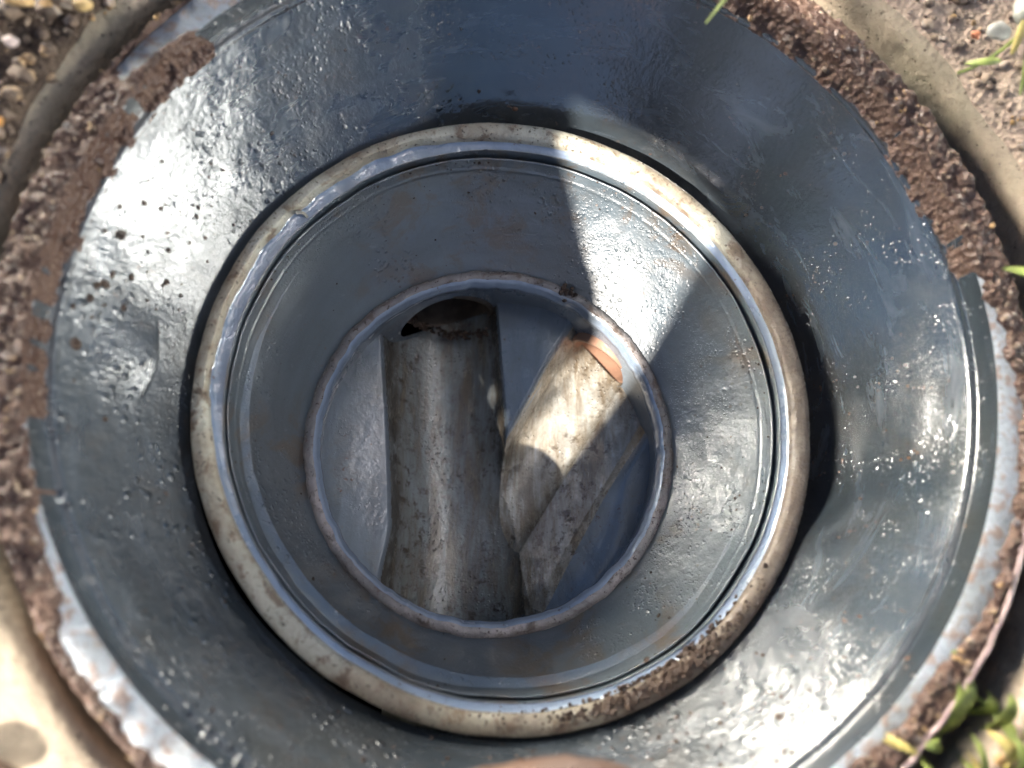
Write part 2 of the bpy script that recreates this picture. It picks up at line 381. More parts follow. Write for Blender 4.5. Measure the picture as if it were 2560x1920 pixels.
# ------------------------------------------------------------------ chamber base
base = tag(empty('chamber_base', (CL[0], CL[1], -0.22)), 'moulded blue grey chamber floor with two stained channels joining in a Y', 'chamber base')
S, X0, Y0, Z0 = 0.91, -0.0033, -0.0075, 0.0302      # size and seat of the moulded floor
RW = 0.1205 * S
PIPES0 = {'main': (Vector((-0.0365, 0.1)), R(92), 0.036, -0.236), 'side': (Vector((0.088, 0.073)), R(52), 0.0250, -0.2240), 'out': (Vector((-0.020, -0.1)), R(266), 0.046, -0.232)}
PIPES = {k: (Vector((p.x * S + X0, p.y * S + Y0)), a, r * S, zc * S + Z0) for k, (p, a, r, zc) in PIPES0.items()}
def base_wall():
    seg, n = 900, 130; V = []; idx = {}; z0, z1 = -0.1311, -0.2292
    P = []
    for j in range(seg):
        th = 2 * math.pi * j / seg
        for i in range(n):
            t = i / (n - 1); z = z0 + (z1 - z0) * t
            V.append([CL[0] + RW * math.cos(th), CL[1] + RW * math.sin(th), z])
    def dist(v):
        best = 9
        for p, a, r, zc in PIPES.values():
            d = Vector((math.cos(a), math.sin(a)))
            rel = Vector((v[0], v[1])) - p
            if rel.dot(d) < -0.03: continue
            u = rel.dot(Vector((-d.y, d.x)))
            best = min(best, math.hypot(u, v[2] - zc) - r)
        return best
    D = [dist(v) for v in V]
    # snap border vertices onto the openings
    for q, v in enumerate(V):
        if 0 < D[q] < 0.0011:
            for p, a, r, zc in PIPES.values():
                d = Vector((math.cos(a), math.sin(a))); rel = Vector((v[0], v[1])) - p
                if rel.dot(d) < -0.03: continue
                pu = Vector((-d.y, d.x)); u = rel.dot(pu); w = v[2] - zc; L = math.hypot(u, w)
                if 0 < L - r < 0.0011:
                    nu, nw = u * r / L, w * r / L
                    v[0] += pu.x * (nu - u); v[1] += pu.y * (nu - u); v[2] = zc + nw
                    break
    F = []
    for j in range(seg):
        k = (j + 1) % seg
        for i in range(n - 1):
            f = (j * n + i, j * n + i + 1, k * n + i + 1, k * n + i)
            if min(D[x] for x in f) < -0.0001: continue
            F.append(f)
    return mesh_obj('wall', V, F, m_base, base)
base_wall()

def floor_z(X, Y):
    x, y = (X - X0) / S, (Y - Y0) / S
    rr = math.hypot(x + 0.003, y + 0.006)
    bench = -0.214 + 0.010 * sstep(0.05, 0.125, rr)
    # main channel
    ax = -0.0325 - (y) * 0.075
    a = 0.0425; wide = 0.008 * sstep(-0.055, -0.105, y) if x < ax else 0.007 * sstep(0.0, -0.09, y)
    u = abs(x - ax) * a / (a + wide)
    zc = -0.229
    main = zc - math.sqrt(max(0, a * a - u * u)) * 0.98 if u < a else zc + (u - a) * (7 if x < ax else 7 - 5 * sstep(0.0, -0.06, y))
    main = min(main, 0)
    # side channel: p across, q along (towards the inlet)
    p = 0.85 * x - 0.53 * y; q = 0.53 * x + 0.85 * y
    up = p - 0.0355; b = 0.0245
    zb = -0.2265 - 0.009 * sstep(0.06, -0.08, q)
    if abs(up) < b: side = zb - math.sqrt(b * b - up * up) * 0.80
    elif up < 0: side = zb + (-up - b) * 1.9
    elif up < 0.052: side = zb + (up - b) * 0.34
    else: side = zb + (0.052 - b) * 0.34 + (up - 0.052) * 1.6
    side += 0.004 * sstep(-0.05, -0.105, y)               # the branch runs out into the main channel
    # panel between the two channels drops towards the main channel
    panel = -0.206 - 0.012 * sstep(0.045, 0.0, x)
    if p < 0.006 and y > 0.0 and x > -0.01: bench = panel
    def smin(a, b, k):
        h = max(k - abs(a - b), 0) / k; return min(a, b) - h * h * k * 0.25
    z = smin(smin(bench, main, 0.010), side, 0.004 + 0.026 * sstep(-0.015, -0.075, y))
    return z * S + Z0, bench * S, main * S, side * S
def build_floor():
    N = 430; L = 0.1124; V = []; idx = {}; kinds = []
    for j in range(N):
        for i in range(N):
            x = CL[0] - L + 2 * L * i / (N - 1); y = CL[1] - L + 2 * L * j / (N - 1)
            if math.hypot(x - CL[0], y - CL[1]) > L: continue
            z, b, m, s = floor_z(x, y)
            idx[(i, j)] = len(V); V.append((x, y, z)); kinds.append(0 if min(m, s) > b - 0.0045 else (1 if m < s else 2))
    parts = {0: [], 1: [], 2: []}
    for (i, j), q in idx.items():
        f = [idx.get(k) for k in ((i, j), (i + 1, j), (i + 1, j + 1), (i, j + 1))]
        if None in f: continue
        parts[kinds[q]].append(f)
    tmp = bpy.data.meshes.new('floor_grid'); tmp.from_pydata(V, [], parts[0] + parts[1] + parts[2]); tmp.update()
    NV = [tuple(v.normal) for v in tmp.vertices]; bpy.data.meshes.remove(tmp)
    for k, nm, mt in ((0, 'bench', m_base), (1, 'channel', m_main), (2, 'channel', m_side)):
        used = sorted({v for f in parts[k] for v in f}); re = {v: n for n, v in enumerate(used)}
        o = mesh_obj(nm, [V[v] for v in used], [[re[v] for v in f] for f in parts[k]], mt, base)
        o.data.normals_split_custom_set_from_vertices([NV[v] for v in used])
        if k == 1: tag(o, 'deep straight channel')
        if k == 2: tag(o, 'shallower branch channel')
build_floor()

def tube(name, p, a, r, zc, length, mat, wall=0.003, start=-0.004, parent=None):
    d = Vector((math.cos(a), math.sin(a), 0)); pu = Vector((-d.y, d.x, 0)); seg = 96; V = []; F = []
    # start where the wall is
    s = 0.0
    q = Vector((p.x, p.y, 0))
    while math.hypot(q.x - CL[0], q.y - CL[1]) < RW: q += d * 0.0005
    q += d * start
    prof = [(r + wall, length), (r + wall, 0), (r, 0), (r, 0.003)] + [(r, length * k / 10) for k in range(1, 11)]
    for rr, s in prof:
        for k in range(seg):
            t = 2 * math.pi * k / seg
            v = q + d * s + pu * (rr * math.cos(t)); V.append((v.x, v.y, zc + rr * math.sin(t)))
    n = len(prof)
    for i in range(n - 1):
        for k in range(seg):
            l = (k + 1) % seg; F.append((i * seg + k, i * seg + l, (i + 1) * seg + l, (i + 1) * seg + k))
    F.append([(n - 1) * seg + k for k in range(seg)])
    return mesh_obj(name, V, F, mat, parent)
m_orange = simple('orange_pipe', (0.29, 0.165, 0.11), 0.4, 0.15, 60, 0.0004)
m_dkpipe = simple('dark_pipe', (0.10, 0.075, 0.055), 0.45, 0.4, 60, 0.0006)
m_gypipe = simple('grey_pipe', (0.20, 0.20, 0.18), 0.45, 0.4, 60, 0.0006)
tag(tube('inlet_pipe', *PIPES['side'], 0.25, m_orange, start=-0.004), 'orange plastic pipe entering at the head of the branch channel', 'pipe')
tag(tube('inlet_pipe', *PIPES['main'], 0.4, m_dkpipe, start=0.001), 'dark muddy pipe mouth at the head of the deep straight channel', 'pipe')
tag(tube('outlet_pipe', *PIPES['out'], 0.4, m_gypipe, start=0.001), 'grey outlet pipe where both channels run out', 'pipe')

# ------------------------------------------------------------------ concrete ring
CR = (0.015, 0.025)
def wob_c(th, i, r, z):
    q = Vector((math.cos(th) * 5, math.sin(th) * 5, i * 0.4))
    return (0.0016 * fbm(q, 4), 0.0016 * fbm(q + Vector((3, 1, 7)), 4))
cr = lathe('concrete_ring', densify([(0.2575, -0.13), (0.2562, 0.004), (0.2572, 0.009), (0.2610, 0.0125), (0.31, 0.013), (0.40, 0.012)], 0.004), m_conc, None, c=CR, seg=384, wob=wob_c)
tag(cr, 'tan concrete surround ring with a rounded inner edge, outside the plastic rim', 'concrete ring')

# ------------------------------------------------------------------ ground
def ground_h(x, y):
    r = math.hypot(x - CR[0], y - CR[1]); a = math.degrees(math.atan2(y - CR[1], x - CR[0])) % 360
    low = sstep(188, 205, a) * (1 - sstep(262, 275, a))
    start = (0.2590 if a < 100 or a > 285 else 0.262) + (0.003 if a < 100 or a > 285 else 0.006) * fbm(Vector((x * 14, y * 14, 0)), 3)
    h = 0.016 + 0.014 * sstep(start, start + 0.07, r) + 0.004 * fbm(Vector((x * 40, y * 40, 3)), 5)
    h = h * sstep(start - 0.004, start + 0.004, r)
    h -= low * 0.03 * (1 - sstep(0.40, 0.46, r))
    return h
def build_ground():
    V = []; F = []; seg = 420
    rs = [0.2585 + 0.0025 * i for i in range(70)]
    while rs[-1] < 60: rs.append(rs[-1] * 1.22)
    for r in rs:
        for k in range(seg):
            t = 2 * math.pi * k / seg; x = CR[0] + r * math.cos(t); y = CR[1] + r * math.sin(t)
            V.append((x, y, ground_h(x, y) if r < 3 else 0.03))
    for i in range(len(rs) - 1):
        for k in range(seg):
            l = (k + 1) % seg; F.append((i * seg + k, (i + 1) * seg + k, (i + 1) * seg + l, i * seg + l))
    return tag(mesh_obj('ground', V, F, m_ground), kind='structure')
build_ground()

# ------------------------------------------------------------------ mud on the rim and in the gap
def az_table(a, tab):
    """smooth periodic lookup in degrees"""
    a %= 360
    for (a0, v0), (a1, v1) in zip(tab, tab[1:]):
        if a0 <= a <= a1: return v0 + (v1 - v0) * sstep(0, 1, (a - a0) / max(1e-6, a1 - a0))
    return tab[-1][1]
RIN = [(0, 0.2270), (4, 0.2228), (8, 0.2215), (13, 0.2195), (18, 0.2168), (62, 0.2166), (72, 0.2280), (104, 0.2375), (128, 0.2350), (136.5, 0.2370), (138, 0.2360), (141, 0.2200), (145, 0.2172), (186, 0.2192), (196, 0.2212), (204, 0.2228), (211, 0.2262), (217, 0.2335), (226, 0.2320), (240, 0.2345), (262, 0.2330), (275, 0.2250), (300, 0.2250), (312, 0.2270), (320, 0.2268), (329, 0.2330), (350, 0.2325), (360, 0.2270)]
GAP = [(0, -0.030), (12, -0.022), (30, -0.010), (62, -0.008), (100, -0.012), (140, -0.012), (180, -0.012), (200, -0.030), (240, -0.034), (270, -0.030), (300, -0.034), (340, -0.042), (360, -0.030)]
def soil_crust():
    seg, n = 1440, 64; V = []; F = []
    for j in range(seg):
        th = 2 * math.pi * j / seg; a = math.degrees(th)
        rin = az_table(a, RIN); gz = az_table(a, GAP)
        cx, cy = math.cos(th), math.sin(th)
        rag = 0.0026 * fbm(Vector((cx * 7, cy * 7, 0)), 3) + 0.0030 * fbm(Vector((cx * 24, cy * 24, 5)), 5)
        if 128 < a < 150: rag *= 0.6
        for i in range(n):
            r = 0.2160 + (0.2600 - 0.2160) * i / (n - 1)
            if r < 0.2260: rin = az_table(a + 1.6 * fbm(Vector((r * cx * 90, r * cy * 90, 7)), 4), RIN)
            q = Vector((r * cx, r * cy, 0))
            nz_ = fbm(q * 120, 5); n2 = fbm(q * 340 + Vector((3, 3, 3)), 3)
            if r < 0.2166: base_z = -0.0005 + (r - 0.2166) * 0.6
            elif r < 0.2206: base_z = 0.0004
            elif r < 0.2226: base_z = 0.0004 + (r - 0.2206) / 0.0020 * 0.0115
            elif r < 0.2380: base_z = 0.0125
            else: base_z = None
            cov = sstep(rin + rag - 0.0010, rin + rag + 0.0050, r)
            if 136 < a < 152:                              # mud packed in the step, the rim beside it wiped clean
                w = sstep(136.5, 140, a) * (1 - sstep(147, 152, a)); ro = 0.2205 + 0.0035 * sstep(136, 142, a) + 0.0045 * sstep(143, 150, a) + rag * 0.5
                cov = max(cov * (1 - w), w * (1 - sstep(ro, ro + 0.0015, r)) * sstep(0.2166, 0.2185, r + rag * 0.4), w * sstep(0.2365, 0.2385, r))
            if base_z is None:
                e = (r - 0.2380) / 0.022
                zr = 0.0125 + 0.0030 * cov + 0.0020 * nz_
                z = zr + (gz + 0.007 * nz_ - zr) * sstep(0.0, 0.36 if gz > -0.015 else 0.22, e) + 0.0015 * n2
            else:
                h = cov * (0.0026 + 0.0030 * max(-0.4, nz_) + 0.0012 * n2) - 0.0016 * (1 - cov) - (0.0010 if cov < 0.02 else 0)
                if base_z < 0.002 and cov > 0.5: h += 0.004 * max(0, nz_)
                z = base_z + h
            V.append((CO[0] + r * cx, CO[1] + r * cy, z))
    for j in range(seg):
        k = (j + 1) % seg
        for i in range(n - 1): F.append((j * n + i, j * n + i + 1, k * n + i + 1, k * n + i))
    return tag(mesh_obj('soil', V, F, m_soil), kind='stuff')
soil_crust()

def stone_mesh(r, sq=(1, 0.8, 0.6), seed=0, sub=2):
    bm = bmesh.new(); bmesh.ops.create_icosphere(bm, subdivisions=sub, radius=1)
    for v in bm.verts:
        d = 1 + 0.28 * noise.noise(v.co * 1.3 + Vector((seed * 3.1, 0, 0))) + 0.10 * noise.noise(v.co * 3.1 + Vector((0, seed * 1.7, 0)))
        v.co = Vector((v.co.x * sq[0], v.co.y * sq[1], v.co.z * sq[2])) * d * r
    vs_ = [tuple(v.co) for v in bm.verts]; fs = [tuple(x.index for x in f.verts) for f in bm.faces]; bm.free()
    return vs_, fs
def scatter(name, pts, mat, sub=1, kinds=14):
    """one mesh of many small irregular lumps; pts = (x, y, z, radius, normal or None, flat)"""
    protos = [stone_mesh(1, (1, random.uniform(0.6, 1), random.uniform(0.45, 0.8)), s, sub) for s in range(kinds)]
    PV = [np.array(p[0]) for p in protos]; PF = [np.array(p[1]) for p in protos]
    V = []; F = []; base_i = 0
    for x, y, z, r, nrm, flat in pts:
        q = random.randrange(kinds); ang = random.uniform(0, 6.283)
        M = Matrix.Rotation(ang, 3, 'Z')
        if nrm is not None: M = nrm.to_track_quat('Z', 'Y').to_matrix() @ M
        else: M = Matrix.Rotation(random.uniform(-0.5, 0.5), 3, 'X') @ M
        A = (PV[q] * np.array([r, r, r * flat])) @ np.array(M).T + np.array([x, y, z])
        V.append(A); F.append(PF[q] + base_i); base_i += len(A)
    V = np.concatenate(V); F = np.concatenate(F)
    return mesh_obj(name, V.tolist(), F.tolist(), mat)
def gravel_mat():
    M = Mat('gravel'); x = M.n('ShaderNodeTexVoronoi', {'Scale': 130.0}, feature='F1'); M.link(M.tc.outputs['Object'], x.inputs['Vector'])
    sp = M.n('ShaderNodeSeparateColor', {0: x.outputs['Color']})
    rp = M.n('ShaderNodeValToRGB', {0: sp.outputs[0]}); e = rp.color_ramp.elements
    e[0].color = (0.05, 0.035, 0.025, 1); e[1].color = (0.34, 0.29, 0.24, 1)
    for p, c in ((0.25, (0.16, 0.11, 0.075)), (0.45, (0.26, 0.20, 0.15)), (0.62, (0.33, 0.24, 0.16)), (0.74, (0.40, 0.24, 0.09)), (0.82, (0.14, 0.13, 0.13)), (0.92, (0.36, 0.28, 0.22))):
        k = e.new(p); k.color = (*c, 1)
    a = M.noise(200, 4)
    c = M.mix(M.rng(a, 0.4, 0.7), rp.outputs[0], (0.10, 0.065, 0.045))
    return M.set(Base_Color=c, Roughness=0.7, Normal=M.bump(a, 0.0008))
m_gravel = gravel_mat()
pts = []
while len(pts) < 4200:
    a = random.uniform(0, 360); r = 0.262 + 0.17 * random.random() ** 1.2
    if 186 < a < 268: continue
    x, y = CR[0] + r * math.cos(R(a)), CR[1] + r * math.sin(R(a))
    s = min(0.0055, random.lognormvariate(-6.35, 0.55)) * (1.6 if 95 < a < 186 else 1.0)
    pts.append((x, y, ground_h(x, y) + s * 0.25, s, None, 1))
tag(scatter('gravel', pts, m_gravel, 1), kind='stuff')

# grains stuck in the mud on the rim
pts = []
while len(pts) < 900:
    a = random.uniform(0, 360); rin = az_table(a, RIN); r = random.uniform(rin + 0.001, 0.247)
    if 200 < a < 262 and random.random() < 0.6: continue
    z = 0.0145 if r > 0.2226 else 0.003
    if r > 0.239: z = 0.0145 + (az_table(a, GAP) - 0.0145) * sstep(0.2385, 0.246, r)
    if 130 < a < 152 and r > 0.226 and r < 0.238: continue
    pts.append((CO[0] + r * math.cos(R(a)), CO[1] + r * math.sin(R(a)), z + 0.001, random.lognormvariate(-6.9, 0.4), None, 1))
tag(scatter('grit', pts, m_gravel, 1), kind='stuff')

# mud flecks on the walls
m_fleck = soilmat('mud_fleck', (0.035, 0.02, 0.013), (0.06, 0.035, 0.022), (0.09, 0.06, 0.04), 0.25)
def funnel_pt(a, t):
    aa = (a + 180) % 360 - 180; w_ = 0.5 - 0.5 * math.cos(math.pi * (sstep(-32, -8, aa) * (1 - sstep(85, 120, aa)))); zb = -0.0615 - 0.0150 * w_; rb = 0.1695 + 0.0088 * w_
    z = zb * (1 - t) - 0.0015 * t; r = rb + (0.2165 - rb) * t
    cx = CM[0] + (CO[0] - CM[0]) * t; cy = CM[1] + (CO[1] - CM[1]) * t
    n_ = Vector((-math.cos(R(a)) * 0.79, -math.sin(R(a)) * 0.79, 0.613))
    return cx + r * math.cos(R(a)), cy + r * math.sin(R(a)), z, n_
def inner_pt(a, t):
    z = -0.0640 - 0.0585 * t; r = 0.1498 - 0.0362 * max(0.0, t) ** 1.35 + ov(R(a)) * (1 - t)
    ex = -0.001 * (1 - t)
    n_ = Vector((-math.cos(R(a)) * 0.85, -math.sin(R(a)) * 0.85, 0.53))
    return CM[0] + ex + (CL[0] - CM[0]) * t + r * math.cos(R(a)), CM[1] + ex + (CL[1] - CM[1]) * t + r * math.sin(R(a)), z, n_
pts = []
for a, t, s in ((164.8, 0.80, 2.6), (170.1, 0.76, 2.0), (168.7, 0.64, 1.5), (173.2, 0.63, 1.8), (174.8, 0.86, 1.9), (171.9, 0.79, 2.4), (181.3, 0.90, 3.0), (174.5, 0.76, 1.2), (159.1, 0.76, 1.4), (154.1, 0.43, 1.3), (159.6, 0.54, 1.1), (189.4, 0.68, 1.4), (166, 0.9, 1.3), (177, 0.95, 1.6), (162, 0.88, 1.1), (186, 0.9, 1.4)):
    x, y, z, n_ = funnel_pt(a, t); pts.append((x, y, z, s * 0.0011, n_, 0.35))
for k in range(300):
    a = random.choice([random.gauss(-58, 14), random.gauss(-60, 12), random.uniform(0, 360), random.gauss(160, 14)]); t = random.uniform(0.1, 0.97)
    x, y, z, n_ = funnel_pt(a, t); pts.append((x, y, z, random.lognormvariate(-7.35, 0.45), n_, 0.4))
for k in range(170):
    a = random.choice([random.uniform(0, 360), random.gauss(-30, 25), random.gauss(110, 40)]); t = random.uniform(0.05, 0.97) ** 1.2
    x, y, z, n_ = inner_pt(a, t); pts.append((x, y, z, random.lognormvariate(-7.75, 0.5), n_, 0.45))
for a in range(0, 360, 2):                                            # grime gathered along the lip of the inner wall
    if random.random() < 0.4:
        x, y, z, n_ = inner_pt(a + random.random(), random.uniform(0.0, 0.04)); pts.append((x, y, z, random.lognormvariate(-7.4, 0.4), n_, 0.6))
tag(scatter('mud_flecks', pts, m_fleck, 2), kind='stuff')

# dark mud smeared along the bead, lower right
def bead_mud():
    pts = []
    for k in range(520):
        a = random.gauss(-62, 13)
        if not -98 < a < -30: continue
        w = math.exp(-((a + 62) / 18) ** 2)
        rr = 0.1605 + ov(R(a)) + random.gauss(-0.0012, 0.0022); rr = min(0.1672, max(0.1572, rr))
        dz = -0.0560 + math.sqrt(max(0, 0.0054 ** 2 - (rr - ov(R(a)) - 0.1630) ** 2)) if abs(rr - ov(R(a)) - 0.1630) < 0.0054 else -0.0580
        pts.append((CM[0] + rr * math.cos(R(a)), CM[1] + rr * math.sin(R(a)), dz + 0.0002, random.lognormvariate(-6.75, 0.35) * (0.55 + 0.6 * w), Vector((0, 0, 1)), 0.55))
    return tag(scatter('mud_smear', pts, m_fleck, 2), kind='stuff')
bead_mud()

# ------------------------------------------------------------------ small things
def ribbon(name, pts, widths, mat, up=Vector((0, 0, 1)), thick=0.0004, fold=0.25, parent=None):
    """tapered blade with a folded cross-section and thickness"""
    P = [Vector(p) for p in pts]; V = []; F = []
    for i, p in enumerate(P):
        d = (P[min(i + 1, len(P) - 1)] - P[max(i - 1, 0)]).normalized()
        s = d.cross(up).normalized(); u = s.cross(d).normalized(); w = widths[i]
        ring = [-s * w + u * w * fold, u * 0, s * w + u * w * fold, s * w + u * (w * fold - thick), u * -thick, -s * w + u * (w * fold - thick)]
        V += [p + q for q in ring]
    for i in range(len(P) - 1):
        for k in range(6):
            l = (k + 1) % 6; F.append((i * 6 + k, i * 6 + l, (i + 1) * 6 + l, (i + 1) * 6 + k))
    F += [tuple(range(6)), tuple(range(len(V) - 1, len(V) - 7, -1))]
    return mesh_obj(name, V, F, mat, parent)
def bez(a, b, c, n=10):
    a, b, c = Vector(a), Vector(b), Vector(c)
    return [a * (1 - t) ** 2 + b * 2 * t * (1 - t) + c * t * t for t in [i / (n - 1) for i in range(n)]]
def leaf_w(n, w): return [max(0.0002, w * math.sin(math.pi * (0.08 + 0.9 * i / (n - 1))) ** 0.7) for i in range(n)]
def taper(n, w): return [w * (1 - 0.85 * (i / (n - 1)) ** 1.5) for i in range(n)]
m_grass = simple('grass_blade', (0.20, 0.24, 0.06), 0.5, 0.3, 120)
m_dry = simple('dry_blade', (0.36, 0.29, 0.09), 0.6, 0.25, 120)
m_leaf = simple('green_leaf', (0.17, 0.20, 0.045), 0.7, 0.35, 150)
m_brown = simple('brown_leaf', (0.10, 0.055, 0.03), 0.7, 0.35, 100, 0.0006)

tag(ribbon('grass_tip', bez((0.112, 0.205, 0.03), (0.094, 0.176, 0.060), (0.0795, 0.1575, 0.052)), taper(10, 0.0022), m_grass), 'pale green blade of grass poking over the far rim at the top edge', 'grass blade')
tag(ribbon('grass_tip', bez((0.268, 0.030, 0.028), (0.240, 0.046, 0.040), (0.2255, 0.0515, 0.030)), leaf_w(10, 0.0032), m_grass), 'short yellowish grass tip hanging over the mud at the right edge', 'grass blade')
sp = empty('weed_sprig', (0.262, 0.200, 0.035)); tag(sp, 'yellow green weed sprig lying on the sand outside the rim, upper right', 'weed')
ribbon('stem', bez((0.270, 0.205, 0.040), (0.240, 0.158, 0.046), (0.2150, 0.1535, 0.034), 14), [0.0009] * 14, m_grass, parent=sp)
for a_, b_, c_, m_ in (((0.2385, 0.160, 0.042), (0.242, 0.170, 0.047), (0.2475, 0.180, 0.043), m_dry), ((0.233, 0.157, 0.041), (0.225, 0.153, 0.044), (0.217, 0.157, 0.037), m_grass),
                       ((0.252, 0.176, 0.042), (0.247, 0.160, 0.044), (0.245, 0.142, 0.036), m_grass), ((0.256, 0.186, 0.042), (0.252, 0.200, 0.048), (0.247, 0.212, 0.044), m_dry)):
    ribbon('leaf', bez(a_, b_, c_), leaf_w(10, 0.0021), m_, parent=sp)
cv = empty('weed_clump', (0.20, -0.165, 0.02)); tag(cv, 'bright green weed clump outside the rim in the lower right corner', 'weed')
random.seed(21)
for k in range(90):
    a = random.uniform(0, 6.283); L = random.uniform(0.010, 0.026)
    bx, by = 0.205 + random.gauss(0, 0.020), -0.176 + random.gauss(0, 0.019); bz = ground_h(bx, by)
    e = Vector((bx + L * math.cos(a), by + L * math.sin(a), bz + random.uniform(0.006, 0.020)))
    mid = Vector((bx + L * 0.5 * math.cos(a), by + L * 0.5 * math.sin(a), bz + 0.022))
    ribbon('leaf', bez((bx, by, bz - 0.002), mid, e, 8), leaf_w(8, random.uniform(0.0012, 0.0034)), (m_leaf, m_leaf, m_grass, m_dry)[random.randrange(4)], parent=cv)
tag(ribbon('dry_leaf', bez((-0.230, -0.170, 0.020), (-0.206, -0.160, 0.026), (-0.1895, -0.1600, 0.020)), leaf_w(10, 0.009), m_brown), 'dark brown dead leaf on the sunlit concrete, bottom left corner', 'leaf')
tag(ribbon('grass_stalk', bez((-0.217, 0.178, 0.044), (-0.209, 0.168, 0.046), (-0.203, 0.1605, 0.042)), [0.0026] * 10, simple('grey_stalk', (0.20, 0.22, 0.17), 0.7)), 'short grey green stalk lying on the gravel, top left', 'stalk')

def pebble(label, x, y, z, r, col, sq=(1, 0.8, 0.6), rot=0.0, seed=0):
    v, f = stone_mesh(r, sq, seed, 3); o = mesh_obj('pebble', v, f, simple('pebble_stone', col, 0.65, 0.2, 150, 0.0003))
    o.location = (x, y, z); o.rotation_euler = (0.1, 0.15, rot)
    return tag(o, label, 'pebble', 'loose pebbles round the ring')
pebble('largest ochre pebble on the dark gravel, top left corner', -0.2265, 0.1580, 0.040, 0.0062, (0.50, 0.33, 0.15), seed=1)
pebble('small ochre pebble at the end of the grey stalk', -0.2010, 0.1585, 0.036, 0.0038, (0.48, 0.33, 0.14), (1, 0.7, 0.7), 0.4, 2)
pebble('small orange pebble beside the concrete ring, left of the mud', -0.2290, 0.0985, 0.036, 0.0030, (0.50, 0.24, 0.06), seed=3)
pebble('pinkish white pebble on the dark gravel, top left', -0.2275, 0.1360, 0.038, 0.0032, (0.50, 0.40, 0.36), seed=4)
pebble('flat grey stone beside the sprig, upper right', 0.2400, 0.1780, 0.036, 0.0066, (0.26, 0.255, 0.23), (1, 0.8, 0.4), 0.3, 5)
pebble('large pale grey stone in the upper right corner', 0.2545, 0.1895, 0.038, 0.0085, (0.27, 0.27, 0.23), (1, 0.75, 0.5), 0.9, 6)
pebble('small brick red pebble left of the flat grey stone', 0.2265, 0.1750, 0.036, 0.0026, (0.48, 0.17, 0.08), seed=7)

# highlight along the outer rim edge, made as a thin pink ridge
def edge_glint():
    path = []
    for i in range(160):
        a = -58 + 56 * i / 159
        rr = 0.2400 + 0.0012 * fbm(Vector((a * 0.11, 0, 0)), 3) + 0.0012 * noise.noise(Vector((a * 0.35, 4, 0)))
        path.append(Vector((CO[0] + rr * math.cos(R(a)), CO[1] + rr * math.sin(R(a)), 0.0150 + 0.0008 * noise.noise(Vector((a * 0.2, 9, 0))))))
    V = []; F = []; m = 8
    for i, p in enumerate(path):
        d = (path[min(i + 1, 159)] - path[max(i - 1, 0)]).normalized(); s = d.cross(Vector((0, 0, 1))).normalized(); u = s.cross(d)
        w = 0.0011 * min(1, i / 6, (159 - i) / 6) + 0.0001
        V += [p + s * w * math.cos(6.2832 * k / m) + u * w * math.sin(6.2832 * k / m) for k in range(m)]
    for i in range(159):
        for k in range(m): F.append((i * m + k, i * m + (k + 1) % m, (i + 1) * m + (k + 1) % m, (i + 1) * m + k))
    return tag(mesh_obj('edge_glint', V, F, simple('pink_glint', (0.30, 0.21, 0.20), 0.3, 0.1, 60), outer), 'thin wavy pinkish edge highlight')
edge_glint()

# burr of ivory plastic across the strip
tag(ribbon('plastic_burr', bez((-0.1215, 0.1062, -0.0555), (-0.1178, 0.1082, -0.0560), (-0.1160, 0.1060, -0.0615)), [0.0008] * 9 + [0.0005], simple('ivory_burr', (0.50, 0.46, 0.36), 0.4), thick=0.0012), 'small curled ivory plastic burr lying across the blue strip', 'burr')
# rusty crumb in the branch channel
def crumb(name, label, cat, c, r, mat, n=16, spread=1.0):
    pts = [(c[0] + random.gauss(0, r * 0.5) * spread, c[1] + random.gauss(0, r * 0.7), c[2] + random.uniform(0, r * 0.4), r * random.uniform(0.25, 0.5), None, 0.8) for _ in range(n)]
    return tag(scatter(name, pts, mat, 2, 5), label, cat)
random.seed(5)
crumb('rust_crumb', 'reddish brown crumb lying in the branch channel', 'crumb', (0.0397, -0.0625, -0.1907), 0.0042, soilmat('rust_crumb', (0.10, 0.03, 0.012), (0.16, 0.06, 0.025), (0.2, 0.09, 0.04), 0.4))
crumb('tar_lump', 'black crusty lump on the sealing ring beside the sunlit patch', 'lump', (0.0424, 0.0858, -0.1173), 0.0040, m_fleck, 14, 1.3)
bg_ = empty('seed_husk', (0.0016, 0.1783, -0.0535)); tag(bg_, 'tiny rusty seed husk on the wall above the ivory bead', 'seed husk')
m_husk = simple('husk', (0.09, 0.035, 0.012), 0.5, 0.3, 300)
v, f = stone_mesh(0.0016, (1.2, 0.8, 0.7), 3, 2); o = mesh_obj('husk', v, f, m_husk); o.parent = bg_
ribbon('bristle', bez((0.0005, 0.1783, -0.0535), (-0.0015, 0.1790, -0.0520), (-0.0030, 0.1795, -0.0530), 6), [0.0003] * 6, m_husk, parent=bg_)

random.seed(9)
pts = []
for k in range(120):
    t = random.uniform(-1, 1); x0 = -0.0345 + 0.033 * t; y0 = 0.093 - 0.006 * t - random.random() * 0.008
    pts.append(((x0 * S + X0), (y0 + 0.012) * S + Y0, (-0.262 + 0.026 * (t * t) + 0.004) * S + Z0, random.lognormvariate(-6.6, 0.35), None, 0.5))
tag(scatter('sediment', pts, m_fleck, 2), kind='stuff')
